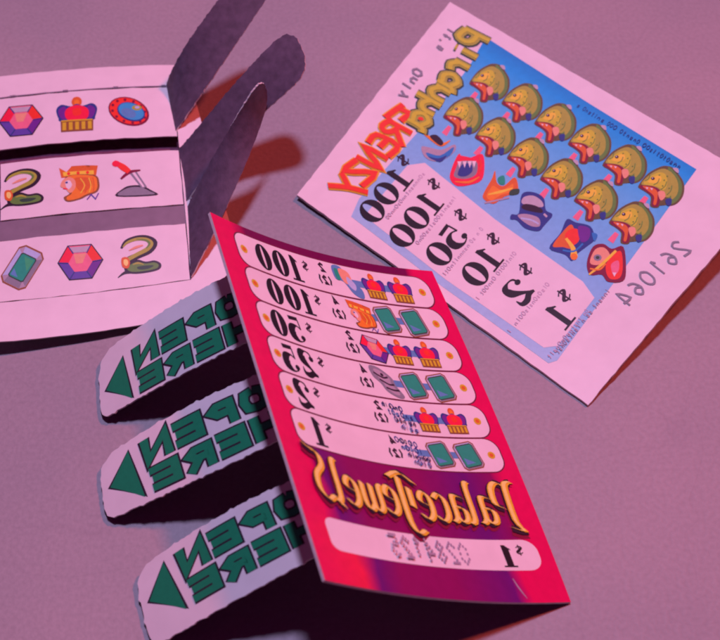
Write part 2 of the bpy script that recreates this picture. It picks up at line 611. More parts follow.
def pic_fish(p):
    f = lambda L: [((x - 280) / 180, (y - 210) / 180) for x, y in L]
    p.blob(f([(98, 205), (175, 105), (275, 45), (330, 38), (375, 55), (415, 110), (450, 190), (440, 290), (390, 362), (330, 385), (292, 368), (300, 330), (262, 330), (245, 400), (180, 392), (186, 310), (140, 262), (100, 235)]), 'fishline')
    p.blob(f([(335, 56), (360, 60), (400, 115), (432, 190), (424, 285), (380, 350), (325, 375), (305, 360), (330, 300), (385, 200)]), 'moss')
    p.blob(f([(340, 90), (385, 130), (405, 200), (395, 280), (350, 330), (345, 260)]), 'olive')
    p.blob(f([(118, 198), (185, 118), (280, 65), (340, 80), (370, 150), (372, 240), (330, 310), (285, 300), (260, 245), (200, 212)]), 'olive')
    p.blob(f([(135, 195), (195, 130), (270, 95), (315, 120), (320, 200), (290, 250), (240, 220)]), 'fishy')
    p.blob(f([(170, 178), (220, 135), (270, 125), (275, 170), (230, 190)]), 'yellow')
    p.blob(f([(108, 210), (200, 214), (262, 250), (262, 310), (240, 390), (192, 385), (196, 310), (150, 262), (112, 236)]), 'maroon')
    p.blob(f([(128, 216), (200, 228), (240, 262), (240, 310), (225, 375), (204, 372), (212, 305), (165, 255)]), 'rust')
    p.poly(f([(150, 226), (163, 244), (172, 229)]), 'white')
    p.poly(f([(186, 232), (198, 252), (208, 236)]), 'white')
    p.blob(f([(246, 268), (292, 262), (300, 310), (262, 340)]), 'skin')
    for a_ in ((150, 170, 190, 118), (215, 205, 262, 150), (270, 245, 318, 175), (315, 290, 356, 210)):
        p.stroke(f([(a_[0], a_[1]), ((a_[0] + a_[2]) / 2 + 10, (a_[1] + a_[3]) / 2 + 6), (a_[2], a_[3])]), .035, 'moss', 3)
    p.ell(*f([(212, 150)])[0], .085, .075, 'dark', 8)
    p.ell(*f([(209, 147)])[0], .03, .03, 'white', 6)
    p.blob(f([(300, 335), (345, 325), (340, 380), (310, 385)]), 'navy')
    for x, y in ((265, 120), (300, 165), (285, 215), (325, 130), (335, 235)):
        p.ell(*f([(x, y)])[0], .035, .03, 'moss', 6)
    p.blob(f([(372, 60), (410, 62), (415, 100), (395, 95)]), 'ltgrey')


def pic_boat(p):
    p.blob([(-1, -.1), (-.5, -.05), (.2, .1), (.95, -.2), (1, .15), (.5, .6), (-.2, .8), (-.8, .5)], 'smoke')
    p.blob([(-.7, .25), (.1, .45), (.9, -.05), (.7, .45), (0, .75), (-.5, .6)], 'blue')
    p.blob([(-.6, .5), (0, .62), (.5, .45), (.1, .85)], 'navy')
    p.stroke([(-.85, -.9), (-.3, -.5), (.2, -.2), (.7, -.45)], [.1, .22, .2, .06], 'orange')
    p.blob([(-.5, -.7), (-.1, -.8), (.3, -.35), (.1, -.15)], 'dark')


def pic_jaw(p):
    p.blob([(-1, .5), (-.9, -.1), (-.6, -.8), (-.4, -.95), (-.35, -.5), (.4, -.8), (.9, -.9), (1, -.2), (.85, .6), (.2, .9), (-.6, .95)], 'red')
    p.blob([(-.75, .4), (-.65, -.1), (-.4, -.5), (.4, -.5), (.6, -.3), (.5, .3), (-.1, .55)], 'grey')
    p.blob([(-.55, .3), (-.3, -.3), (.2, -.35), (.3, .1), (-.1, .4)], 'navy')
    for x in (-.45, -.15, .15, .4):
        p.poly([(x - .12, -.5), (x + .12, -.5), (x, -.1)], 'white')
    p.stroke([(-.7, .7), (.1, .75), (.7, .45)], [.06, .14, .06], 'orange')
    p.stroke([(.7, -.7), (.8, -.2), (.65, .3)], [.06, .14, .06], 'hot')


def pic_bird(p):
    p.blob([(-1, .6), (-.85, .1), (-.5, -.5), (-.3, -1), (-.2, -.3), (.2, -.1), (.8, -.6), (1, -.1), (.9, .3), (.2, .55), (-.4, .95)], 'rust')
    p.blob([(-.8, .5), (-.6, .1), (-.4, -.1), (.1, .15), (.7, -.2), (.6, .25), (0, .45), (-.5, .75)], 'orange')
    p.stroke([(-.7, .4), (0, .25), (.7, .05)], [.06, .16, .06], 'yellow')
    p.blob([(-.15, -.55), (.2, -.7), (.25, -.2), (-.05, -.2)], 'teal')
    p.blob([(.6, .15), (1.05, .1), (1, .4), (.5, .45)], 'dkgreen')
    p.stroke([(-.9, .9), (-.2, .75), (.5, .6)], .1, 'smoke')


def pic_hat(p):
    p.blob([(-.45, -.9), (.1, -1), (.6, -.7), (.7, -.1), (1, .1), (.9, .35), (.6, .4), (.55, .75), (.3, .95), (-.3, .8), (-.7, .4), (-1, .35), (-.95, .1), (-.6, .05)], 'navy')
    p.blob([(-.35, -.75), (.1, -.82), (.5, -.55), (.55, -.25), (0, -.3), (-.45, -.45)], 'ltgrey')
    p.blob([(-.35, -.4), (.1, -.35), (.5, -.15), (.5, .05), (-.1, -.05), (-.45, -.2)], 'dark')
    p.blob([(-.65, .15), (-.2, .1), (.35, .3), (.4, .7), (0, .7), (-.4, .45)], 'smoke')
    p.stroke([(-.5, .3), (0, .4), (.35, .6)], .08, 'pale')
    p.stroke([(.6, .1), (.75, .25)], .1, 'ltgrey')


def pic_pirate(p):
    p.blob([(-1, .4), (-.5, -.3), (-.2, -.95), (.2, -.8), (.85, -.6), (1, 0), (.7, .3), (.2, .7), (0, 1), (-.3, .7)], 'navy')
    p.blob([(-.85, .3), (-.4, -.35), (0, -.7), (.15, -.2), (0, .4), (-.4, .35)], 'rust')
    p.blob([(-.3, -.2), (0, -.5), (.35, -.4), (.3, .1), (-.1, .3)], 'hot')
    p.blob([(.3, -.6), (.8, -.5), (.75, 0), (.4, .1)], 'purple')
    p.stroke([(-.25, -.05), (.05, .4), (.1, .8)], [.12, .2, .34], 'yellow')
    p.ell(.1, .8, .16, .16, 'orange', 8)
    p.stroke([(-.4, .5), (.1, .55), (.5, .2)], .08, 'blue')
    p.blob([(.9, -.3), (1.15, -.2), (1, .1)], 'blue')


def pic_skull(p):
    p.blob([(-.9, 0), (-.6, -.8), (-.1, -.95), (.3, -.7), (.85, -.8), (.95, .3), (.8, .9), (.1, .95), (-.2, .6), (-.75, .6)], 'maroon')
    p.blob([(-.75, 0), (-.5, -.65), (-.05, -.75), (.2, -.3), (-.3, .1)], 'skin')
    p.blob([(.1, -.1), (.7, -.6), (.8, .2), (.65, .75), (.2, .8), (0, .4)], 'hot')
    p.blob([(.25, .1), (.6, -.1), (.6, .4), (.35, .6)], 'pink')
    p.ell(-.38, -.25, .2, .17, 'grey', 8)
    p.ell(-.38, -.25, .1, .09, 'dkgreen', 6)
    p.stroke([(-.8, .6), (-.2, .1), (.5, -.6)], [.08, .14, .12], 'yellow')
    p.stroke([(-.75, .3), (-.3, .35), (0, .05)], .08, 'orange')
    p.poly([(.3, .5), (.4, .7), (.5, .5)], 'white')


# ---------------------------------------------------------------- materials of the cards
M_white = mat('coated_white_card', (0.79, 0.80, 0.80), rough=0.48, noise=0.035, nscale=260, bump=0.14)
M_edge = mat('cut_card_edge', (0.62, 0.58, 0.58), rough=0.8, noise=0.1)
M_grey = mat('grey_card_back', (0.112, 0.078, 0.125), rough=0.66, noise=0.22, nscale=650, bump=0.15)
M_band = mat('grey_printed_strip', (0.22, 0.19, 0.24), rough=0.6, noise=0.08, nscale=420)
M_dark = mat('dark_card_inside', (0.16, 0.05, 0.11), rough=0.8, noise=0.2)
M_brown = mat('plain_card_back', (0.28, 0.24, 0.25), rough=0.7, noise=0.1)


def red_panel_mat():
    m = mat('red_printed_card', (1, 1, 1), rough=0.36, noise=0.05, nscale=700, bump=0.05, coat=0.15)
    nt = m.node_tree
    mx = next(n for n in nt.nodes if n.type == 'MIX')
    uv = nt.nodes.new('ShaderNodeUVMap')
    uv.uv_map = 'UVMap'
    sp = nt.nodes.new('ShaderNodeSeparateXYZ')
    nt.links.new(uv.outputs[0], sp.inputs[0])
    # wavering of the printed bands
    nz = nt.nodes.new('ShaderNodeTexNoise')
    nz.inputs['Scale'].default_value = 6
    nt.links.new(uv.outputs[0], nz.inputs['Vector'])
    ad = nt.nodes.new('ShaderNodeMath')
    ad.operation = 'MULTIPLY_ADD'
    ad.inputs[1].default_value = 0.10
    nt.links.new(nz.outputs[0], ad.inputs[0])
    nt.links.new(sp.outputs[0], ad.inputs[2])
    RED, HOT, PUR, MAG, CURL_SHADE = (.71, .004, .11, 1), (.80, .018, .08, 1), (.14, .006, .19, 1), (.25, .004, .12, 1), (.16, .004, .08, 1)

    def ramp(stops):
        r = nt.nodes.new('ShaderNodeValToRGB')
        nt.links.new(ad.outputs[0], r.inputs[0])
        e = r.color_ramp.elements
        e[0].position, e[0].color = stops[0]
        e[1].position, e[1].color = stops[-1]
        for ps, c in stops[1:-1]:
            x = e.new(ps)
            x.color = c
        return r
    low = ramp([(0.0, RED), (.22, HOT), (.30, PUR), (.38, MAG), (.62, MAG), (.84, PUR), (.90, RED), (1, RED)])
    mid = ramp([(0.0, RED), (.15, RED), (.20, PUR), (.33, MAG), (.62, MAG), (.80, PUR), (.93, MAG), (.985, RED)])
    top = ramp([(0.0, RED), (.15, RED), (.21, CURL_SHADE), (.93, CURL_SHADE), (.97, RED), (1, RED)])  # maroon top edge: shading of the curl, put into the print colour

    def step(a, b):
        s = nt.nodes.new('ShaderNodeMapRange')
        s.inputs[1].default_value, s.inputs[2].default_value = a, b
        nt.links.new(sp.outputs[1], s.inputs[0])
        return s

    def blend(f, a, b):
        k = nt.nodes.new('ShaderNodeMix')
        k.data_type = 'RGBA'
        nt.links.new(f.outputs[0], k.inputs[0])
        if isinstance(a, tuple):
            k.inputs[6].default_value = a
        else:
            nt.links.new(a, k.inputs[6])
        if isinstance(b, tuple):
            k.inputs[7].default_value = b
        else:
            nt.links.new(b, k.inputs[7])
        return k.outputs[2]
    a = blend(step(.16, .20), low.outputs[0], mid.outputs[0])
    a = blend(step(.40, .44), a, RED)
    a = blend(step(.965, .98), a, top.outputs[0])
    nt.links.new(a, mx.inputs[6])
    return m


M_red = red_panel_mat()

# ---------------------------------------------------------------- table top
def table_mat():
    m = bpy.data.materials.new('worn_grey_laminate')
    m.use_nodes = True
    nt = m.node_tree
    b = nt.nodes['Principled BSDF']
    tc = nt.nodes.new('ShaderNodeTexCoord')
    big = nt.nodes.new('ShaderNodeTexNoise')
    big.inputs['Scale'].default_value = 14
    big.inputs['Detail'].default_value = 5
    fine = nt.nodes.new('ShaderNodeTexNoise')
    fine.inputs['Scale'].default_value = 1300
    fine.inputs['Detail'].default_value = 3
    for n in (big, fine):
        nt.links.new(tc.outputs['Object'], n.inputs['Vector'])
    cr = nt.nodes.new('ShaderNodeValToRGB')
    e = cr.color_ramp.elements
    e[0].position, e[0].color = .34, (.290, .305, .335, 1)
    e[1].position, e[1].color = .66, (.375, .355, .375, 1)
    nt.links.new(big.outputs[0], cr.inputs[0])
    # long faint scuffs
    mp = nt.nodes.new('ShaderNodeMapping')
    mp.inputs['Rotation'].default_value = (0, 0, .9)
    mp.inputs['Scale'].default_value = (26, 34, 1)
    nt.links.new(tc.outputs['Object'], mp.inputs[0])
    sc_ = nt.nodes.new('ShaderNodeTexNoise')
    sc_.inputs['Scale'].default_value = 1.0
    sc_.inputs['Detail'].default_value = 2
    sc_.inputs['Distortion'].default_value = 1.2
    nt.links.new(mp.outputs[0], sc_.inputs['Vector'])
    sr = nt.nodes.new('ShaderNodeValToRGB')
    q = sr.color_ramp.elements
    q[0].position, q[0].color = .494, (1, 1, 1, 1)
    q[1].position, q[1].color = .506, (1, 1, 1, 1)
    z = q.new(.5)
    z.color = (.84, .82, .84, 1)
    nt.links.new(sc_.outputs[0], sr.inputs[0])
    m1 = nt.nodes.new('ShaderNodeMix')
    m1.data_type, m1.blend_type = 'RGBA', 'MULTIPLY'
    m1.inputs[0].default_value = .32
    nt.links.new(cr.outputs[0], m1.inputs[6])
    nt.links.new(sr.outputs[0], m1.inputs[7])
    fr = nt.nodes.new('ShaderNodeMapRange')
    fr.inputs[1].default_value, fr.inputs[2].default_value = .3, .7
    fr.inputs[3].default_value, fr.inputs[4].default_value = .93, 1.07
    nt.links.new(fine.outputs[0], fr.inputs[0])
    m2 = nt.nodes.new('ShaderNodeMix')
    m2.data_type, m2.blend_type = 'RGBA', 'MULTIPLY'
    m2.inputs[0].default_value = 1
    nt.links.new(m1.outputs[2], m2.inputs[6])
    nt.links.new(fr.outputs[0], m2.inputs[7])
    nt.links.new(m2.outputs[2], b.inputs['Base Color'])
    b.inputs['Roughness'].default_value = .55
    b.inputs['Specular IOR Level'].default_value = .25
    bp = nt.nodes.new('ShaderNodeBump')
    bp.inputs['Strength'].default_value = .25
    bp.inputs['Distance'].default_value = .0003
    nt.links.new(fine.outputs[0], bp.inputs['Height'])
    nt.links.new(bp.outputs[0], b.inputs['Normal'])
    return m


bm = bmesh.new()
bmesh.ops.create_grid(bm, x_segments=24, y_segments=24, size=60)
table = link('table_top', bm, [table_mat()])
tag(table, 'dull mauve-grey table top with faint scuffs under the tickets', 'table top', kind='structure')

# ================================================================ 1. opened ticket with grey tabs (left)
LW, LH = 4.9, 6.2
left = Patch([0, .5, 1], [0, .5, 1],
             [[(-20, 79, .36), (110, 67, .45), (222, 66, .30)],
              [(-20, 204, .40), (115, 190, .50), (243, 184, .33)],
              [(-20, 343, .36), (120, 328, .20), (262, 300, .10)]], LW, LH)
t1 = empty('pull_tab_ticket', at(110, 190, 0))
tag(t1, 'opened white ticket with gem, crown and snake rows and grey tabs standing up', 'lottery ticket', 'pull-tab tickets on the table')

HX = .757   # hinge side of the windows
bands = [('window_row', .095, .300), ('window_row', .358, .572), ('window_row', .648, .8635)]
# outer frame: margin above, right border with a step, margin below
sheet('top_margin', left, rough_outline([(0, 0), (.835, 0), (.845, .088), (0, .088)], .0012), [M_white, M_edge], t1)
sheet('side_margin', left, [(HX + .004, .0925), (.845, .0925), (.90, .50), (.96, .8695), (HX + .004, .8695)], [M_white, M_edge], t1)
sheet('bottom_margin', left, rough_outline([(0, .866), (.96, .866), (.97, 1), (0, 1)], .0008), [M_white, M_edge], t1)
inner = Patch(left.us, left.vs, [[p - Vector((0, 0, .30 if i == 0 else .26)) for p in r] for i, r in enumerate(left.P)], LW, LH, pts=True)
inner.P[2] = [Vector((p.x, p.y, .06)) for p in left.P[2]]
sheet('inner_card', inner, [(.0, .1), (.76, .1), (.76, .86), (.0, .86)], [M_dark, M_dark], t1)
sheet('cross_strip', left, rough_outline([(.01, .574), (HX + .003, .574), (HX + .003, .646), (.01, .646)], .0012), [M_band, M_edge], t1, lift=-.02)
PICS = [[(pic_hexgem, .164), (pic_crown, .375), (pic_shield, .580)],
        [(pic_snake, .166), (pic_queen, .375), (pic_sword, .585)],
        [(pic_emerald, .166), (pic_hexgem, .377), (pic_snake, .590)]]
PN = {pic_hexgem: 'gem_symbol', pic_crown: 'crown_symbol', pic_shield: 'shield_symbol', pic_snake: 'snake_symbol',
      pic_queen: 'queen_symbol', pic_sword: 'sword_symbol', pic_emerald: 'emerald_symbol'}
for (nm, v0, v1), pics in zip(bands, PICS):
    row = sheet(nm, left, rough_outline([(.075 if nm else 0, v0), (HX, v0), (HX, v1), (.075, v1)] if v0 > .2 and v0 < .4 else [(.0, v0), (HX, v0), (HX, v1), (0, v1)], .0016), [M_white, M_edge], t1)
    for fn, u in pics:
        ik = Ink(left, .004)
        s = .40
        vm = (v0 + v1) / 2 - .005
        # the ticket runs slightly uphill to the right: draw upright in the photo
        pn = Pen(ik, (u - .012) * LW, vm * LH, (s * .97, 0.03 * s), (0.0, s * 1.10))
        fn(pn)
        ik.build(PN[fn], row)
# nicks of the perforation
ik = Ink(left, .006)
pn = Pen(ik, 0, 0)
for v in (.0915,):
    for k in range(4):
        x = (.12 + k * .2) * LW
        pn.rect(x - .05, v * LH - .03, x + .05, v * LH + .03, 'dark')
    pn.rect(0, v * LH - .012, HX * LW, v * LH + .006, 'faint')
ik.build('perforation_line', t1)

# standing grey tabs
FL = [
    Patch([0, .5, 1], [0, 1], [[(166, 86, .40), (190, 39, 1.5), (246, -34, 2.5)], [(172, 136, .40), (224, 61, 1.4), (279, -20, 2.35)]], 4.0, 1.25),
    Patch([0, .4, .75, 1], [0, 1], [[(176, 152, .40), (214, 108, 1.3), (258, 58, 2.1), (292, 26, 2.55)], [(184, 205, .40), (242, 133, 1.2), (284, 94, 1.9), (310, 68, 2.3)]], 4.0, 1.25),
    Patch([0, .5, 1], [0, 1], [[(187, 207, .40), (224, 138, 1.6), (262, 78, 2.6)], [(191, 277, .30), (244, 168, 1.2), (269, 96, 1.8)]], 4.0, 1.3)]
tipcut = [(0, 0), (.88, 0), (.955, .06), (1, .3), (1, .72), (.96, .93), (.89, 1), (0, 1)]
labels = ['grey tab standing beside the top row, cut by the photo edge', 'tallest grey tab, beside the middle row', 'grey tab seen nearly edge-on, in front of the others']
for k, (fp, lb) in enumerate(zip(FL, labels)):
    o = sheet('open_tab', fp, torn(tipcut, 4.0, 1.25, .008), [M_grey, M_grey, M_edge], t1, thick=.03, step=.18)
    o['label'] = lb

# ================================================================ 2. white ticket with fish (right)
RW, RH = 5.75, 7.8
rt = Patch([0, .5, 1], [0, .5, 1],
           [[(297, 195, .14), (377, 94, .24), (450, 2, .60)],
            [(435, 294, .09), (521, 188, .16), (601, 89, .58)],
            [(588, 405, .06), (683, 292, .52), (772, 188, .85)]], RW, RH)
t2 = empty('pull_tab_ticket', at(530, 200, 0))
tag(t2, 'white ticket printed with rows of open-mouthed fish on blue, lying flat', 'lottery ticket', 'pull-tab tickets on the table')
card = sheet('ticket_card', rt, rough_outline(RECT, .0012, .02), [M_white, M_brown, M_edge], t2, thick=.06, step=.25)


def blue_mat():
    m = mat('blue_water_print', (1, 1, 1), rough=0.45, noise=0.05, nscale=900)
    nt = m.node_tree
    mx = next(n for n in nt.nodes if n.type == 'MIX')
    uv = nt.nodes.new('ShaderNodeUVMap')
    uv.uv_map = 'UVMap'
    sp = nt.nodes.new('ShaderNodeSeparateXYZ')
    nt.links.new(uv.outputs[0], sp.inputs[0])
    r = nt.nodes.new('ShaderNodeValToRGB')
    e = r.color_ramp.elements
    e[0].position, e[0].color = .04, (.36, .68, .88, 1)
    e[1].position, e[1].color = .93, (.006, .32, .74, 1)
    for ps, c in ((.45, (.20, .60, .90, 1)), (.66, (.13, .58, .90, 1)), (.80, (.05, .50, .90, 1)), (.88, (.01, .42, .88, 1))):
        x = e.new(ps)
        x.color = c
    nt.links.new(sp.outputs[0], r.inputs[0])
    nt.links.new(r.outputs[0], mx.inputs[6])
    return m


bo = [(.945, .15), (.925, .5), (.915, .83), (.6, .845), (.36, .855), (.06, .868), (.035, .855), (.036, .5), (.05, .17), (.12, .155), (.5, .168), (.8, .165)]
sheet('blue_print', rt, bo, [blue_mat(), M_white], card, thick=.002, step=.25, lift=.005)
# white prize field on the blue
ik = Ink(rt, .009)
pn = Pen(ik, 0, 0, (RW, 0), (0, RH))
pn.poly([(.33, .205), (.375, .24), (.345, .5), (.335, .79), (.31, .84), (.10, .845), (.068, .82), (.062, .5), (.078, .22), (.10, .20)], 'white')
ik.build('prize_field', card)

MS = (( -.574, .785), (.826, .624))    # photo right / photo down expressed in the card's u (flipped) and v directions


def rpen(ik, u, v, s):
    return Pen(ik, u * RW, v * RH, (-MS[0][0] * s, MS[0][1] * s), (-MS[1][0] * s, MS[1][1] * s))


for col, (u, v0) in enumerate(((.793, .242), (.619, .243))):
    for k in range(6):
        ik = Ink(rt, .009, .0005)
        pn = rpen(ik, u, v0 + k * .1095, .455)
        pn.stroke([(-.7, .55), (-1.0, .95)], [.2, .3], 'pink')
        pic_fish(pn)
        ik.build('fish_symbol', card)
for k, (fn, u, v, s) in enumerate(((pic_boat, .452, .244, .38), (pic_jaw, .444, .349, .38), (pic_bird, .457, .455, .38),
                                   (pic_hat, .443, .565, .44), (pic_pirate, .440, .697, .46), (pic_skull, .437, .805, .42))):
    ik = Ink(rt, .013)
    fn(rpen(ik, u, v, s))
    ik.build('prize_symbol', card)


def text_pen(ik, u, v, patch, cw, ch):
    """reading runs from the photo's right to its left: the photograph is a mirror image"""
    return Pen(ik, u * patch.W, v * patch.H, (-cw, 0), (0, ch))


# prize amounts: $100 $100 $50 $10 $2 $1
for k, s in enumerate(('100', '100', '50', '10', '2', '1')):
    v = (.208, .322, .438, .552, .674, .798)[k] - .038
    ik = Ink(rt, .012)
    ustart = (.300, .290, .250, .245, .220, .220)[k]
    pn = text_pen(ik, ustart, v, rt, .60, .60)
    x = 0
    for chh in s:
        digit(pn, chh, 'black', x, .62 if chh == '1' else .82, 1, 1.05)
        x += .60 if chh == '1' else .80
    ik.build('prize_amount', card)
    ik = Ink(rt, .012)
    p2 = text_pen(ik, ustart + .060, v - .004, rt, .27, .30)
    digit(p2, '$', 'dark', 0, 1, 1)
    ik.build('dollar_sign', card)
    ik = Ink(rt, .012)
    pn = text_pen(ik, ustart + .04, v + .0800, rt, 1, 1)
    squiggle(pn, 1.25, .095, 'small', .03)
    ik.build('small_print', card)
ik = Ink(rt, .012)
squiggle(text_pen(ik, .36, .848, rt, 1, 1), 1.6, .10, 'faint', .03)
ik.build('small_print', card)
ik = Ink(rt, .012)
squiggle(Pen(ik, .905 * RW, .47 * RH, (-.015, 1), (-1, -.015)), 2.5, .10, 'print_blue', .04)
ik.build('small_print', card)
# serial number
ik = Ink(rt, .012)
pn = Pen(ik, .650 * RW, .906 * RH, (-1, -.13), (-.04, .34))
thin_text(pn, '261064', 'grey', .21, .15, 1.42, 3)
ik.build('serial_number', card)
# title: olive lettering, then red brush lettering
CAP = dict(
    P=[[(.1, 1), (.2, 0)], [(.15, .08), (.7, .0), (.8, .3), (.55, .52), (.15, .52)]],
    i=[[(.4, .4), (.35, 1)], [(.45, .12), (.44, .2)]],
    r=[[(.25, .4), (.2, 1)], [(.22, .6), (.5, .38), (.8, .48)]],
    a=[[(.70, .50), (.35, .42), (.12, .7), (.35, .98), (.68, .84)], [(.80, .34), (.76, .9), (.98, 1.04)]],
    n=[[(.2, .4), (.15, 1)], [(.17, .62), (.5, .38), (.78, .55), (.75, 1)]],
    h=[[(.25, 0), (.15, 1)], [(.2, .6), (.5, .4), (.78, .55), (.75, 1)]],
    F=[[(.05, 1.1), (.3, .05)], [(.0, .12), (.5, .0), (1.1, -.12)], [(.22, .52), (.8, .42)]],
    R=[[(.1, 1.05), (.22, .05)], [(.05, .15), (.6, .0), (.8, .22), (.55, .46), (.2, .52)], [(.4, .5), (.95, 1.1)]],
    E=[[(.85, .02), (.25, .08), (.12, .95), (.85, .92)], [(.2, .5), (.7, .46)]],
    N=[[(.05, 1.0), (.2, .05), (.65, .95), (.85, 0)]],
    Z=[[(.05, .12), (.85, .02), (.1, .95), (1.0, .9)]],
    Y=[[(.1, 0), (.45, .52)], [(1.0, -.1), (.5, .55), (.15, 1.25)]])


def caps(ik, patch, text, u0, v0, cw, ch, pitch, layers, slope=0.0, growth=1.0):
    for col, w in layers:
        x = 0.0
        sz = 1.0
        for k, c_ in enumerate(text):
            pn = Pen(ik, u0 * patch.W - x, v0 * patch.H + slope * x, (-cw * sz, 0), (0, ch * sz))
            for st in CAP[c_]:
                pn.stroke(st, w, col, 3)
            x += pitch * sz
            sz *= growth


ik = Ink(rt, .012)
caps(ik, rt, 'Piranha', .945, .085, .46, .64, .385, (('dkgreen', .46), ('olive', .34), ('fishy', .17)), .03)
ik.build('title_lettering', card)
ik = Ink(rt, .012)
caps(ik, rt, 'FRENZY', .520, .074, .44, .62, .405, (('amber', .34), ('orange', .26), ('hot', .20)), -.03)
ik.build('title_lettering', card)
ik = Ink(rt, .012)
thin_text(text_pen(ik, .90, .045, rt, 1, .2), "It's", 'grey', .13, .3)
thin_text(text_pen(ik, .68, .040, rt, 1, .24), 'Only', 'grey', .17, .25)
ik.build('small_print', card)

# ================================================================ 3. red ticket standing like a tent, tabs out to the left
PW, PH = 4.6, 6.8
red = Patch([0, .5, 1], [0, .5, 1],
            [[(210, 212, 2.7), (320, 253, 1.30), (432, 271, .18)],
             [(267, 396, 2.7), (386, 431, 1.28), (505, 437, .12)],
             [(325, 580, 2.7), (448, 599, 1.28), (571, 602, .06)]], PW, PH)
t3 = empty('pull_tab_ticket', at(390, 470, 0))
tag(t3, 'red ticket propped up on its white and green open tabs', 'lottery ticket', 'pull-tab tickets on the table')
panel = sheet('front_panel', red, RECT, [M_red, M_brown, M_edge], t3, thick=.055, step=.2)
panel['label'] = 'glossy red printed face with white prize rows'


def pill(u0, u1, va, vb, ra, rb, W, H, n=7):
    """rounded strip in cm, va/vb top and bottom at the two ends"""
    x0, x1 = u0 * W, u1 * W
    pts = []
    def arc(cx, cy, r, a0, a1, rx=1.0):
        for k in range(n + 1):
            a = math.radians(a0 + (a1 - a0) * k / n)
            pts.append((cx + r * rx * math.cos(a), cy + r * math.sin(a)))
    t, b = va * H, vb * H
    arc(x0 + ra, t + ra, ra, 180, 270)
    arc(x1 - rb, t + rb, rb, 270, 360)
    arc(x1 - rb, b - rb, rb, 0, 90)
    arc(x0 + ra, b - ra, ra, 90, 180)
    return pts


rows = [(.024, .1135), (.1185, .2065), (.2115, .3010), (.3060, .3985), (.4035, .4985), (.5035, .601)]
AM = ['100', '100', '50', '25', '2', '1']
def pic_jester(p):
    p.blob([(-1, -.8), (-.3, -1), (.2, -.3), (.9, .2), (.8, .9), (.1, .8), (-.4, .1), (-1, .1)], 'bar')
    p.blob([(-.5, -.8), (.2, -.8), (.3, -.1), (-.2, .2), (-.5, -.1)], 'skin')
    p.blob([(0, -.4), (.5, 0), (.3, .5), (-.1, .2)], 'pale')
    p.blob([(-.9, -.6), (-.6, -.7), (-.6, 0), (-.9, .1)], 'teal')
def pic_wizard(p):
    p.blob([(-1, -.9), (-.3, -1), (.5, -.5), (.6, 0), (1, .7), (.6, .95), (-.2, .7), (-.5, .2), (-.95, -.2)], 'grey')
    p.blob([(-.75, -.7), (-.3, -.8), (.3, -.4), (.3, .0), (.7, .6), (.4, .75), (-.1, .5), (-.35, .0)], 'smoke')
    p.stroke([(-.8, -.5), (-.2, -.3), (.2, -.45)], .12, 'dark')
    p.stroke([(-.5, -.1), (.1, .1), (.5, 0)], .12, 'dark')
    p.stroke([(-.2, .4), (.3, .45), (.75, .35)], .12, 'dark')
    p.ell(-.2, -.5, .12, .12, 'dark', 8)
def pic_serif(p):
    for row, (dy, L) in enumerate(((-.75, 1.5), (-.28, 1.7), (.2, 1.7), (.66, 1.3))):
        q = Pen(p.i, *p.T((-1.1 + .28 * row, dy - .12)), p.ax, p.ay)
        squiggle(q, L * .9, .40, 'navy', .1)
        squiggle(Pen(p.i, *p.T((-1.05 + .3 * row, dy - .06)), p.ax, p.ay), L * .8, .3, 'bar' if row % 2 else 'dark', .1)
FIRST = [pic_jester, pic_queen, pic_hexgem, pic_wizard, pic_serif, pic_serif]
NM = {pic_jester: 'jester_symbol', pic_queen: 'queen_symbol', pic_hexgem: 'gem_symbol', pic_wizard: 'wizard_symbol', pic_serif: 'sword_symbol'}
for k, ((va, vb), am) in enumerate(zip(rows, AM)):
    ik = Ink(red, .002)
    u0 = .088
    pn = Pen(ik, 0, 0)
    pn.poly(pill(u0 - .005, .957, va - .0025, vb + .0035, .20, .26, PW, PH), 'line')
    pn.poly(pill(u0, .952, va, vb, .19, .24, PW, PH), 'white')
    row = ik.build('prize_row', panel)
    vm = (va + vb) / 2
    ik = Ink(red, .005)
    w0 = .30
    n = len(am)
    us = (.215, .285, .375)[n - 1]
    pn = text_pen(ik, us, va + .010, red, .39, (vb - va - .018) * PH)
    x = 0
    for ch in am:
        digit(pn, ch, 'black', x, .84 if ch != '1' else .66, 1, 1.35)
        x += .90 if ch != '1' else .68
    ik.build('prize_amount', panel)
    ik = Ink(red, .005)
    p2 = text_pen(ik, us + .042, va + .016, red, .15, .18)
    digit(p2, '$', 'dark', 0, 1, 1)
    ik.build('dollar_sign', panel)
    for u in (.118, .912):
        ik = Ink(red, .005)
        q = Pen(ik, u * PW, vm * PH, (.07, 0), (0, .075))
        q.ell(0, 0, 1, 1, 'gold', 10)
        q.ell(0, 0, .55, .55, 'rust', 8)
        ik.build('row_dot', panel)
    ik = Ink(red, .005)
    um = .475 + k * .006
    thin_text(text_pen(ik, um + .016, vm - .036, red, 1, .14), '4' if k % 2 else '2', 'dark', .10, .34)
    thin_text(text_pen(ik, um + .034, vm + .000, red, 1, .14), '(2)', 'dark', .085, .36)
    ik.build('small_print', panel)
    # blue links between the pictures
    ik = Ink(red, .005)
    q = Pen(ik, 0, vm * PH, (PW, 0), (0, 1))
    q.rect(.60, -.06, .83, .07, 'bar')
    ik.build('link_bar', panel)
    for j, (u, s) in enumerate(((.585, .27), (.698, .25), (.815, .26))):
        ik = Ink(red, .009)
        fn = FIRST[k] if j == 0 else (pic_crown if k % 2 == 0 else pic_emerald)
        pn = Pen(ik, u * PW, (vm + .002) * PH, (s * (.92 if j else .95), s * (.18 if j == 0 else 0)), (0, s))
        if fn is pic_emerald:
            fn(pn, -.2, .72, True)
        else:
            fn(pn)
        ik.build(NM[fn] if j == 0 else ('crown_symbol' if fn is pic_crown else 'emerald_symbol'), panel)

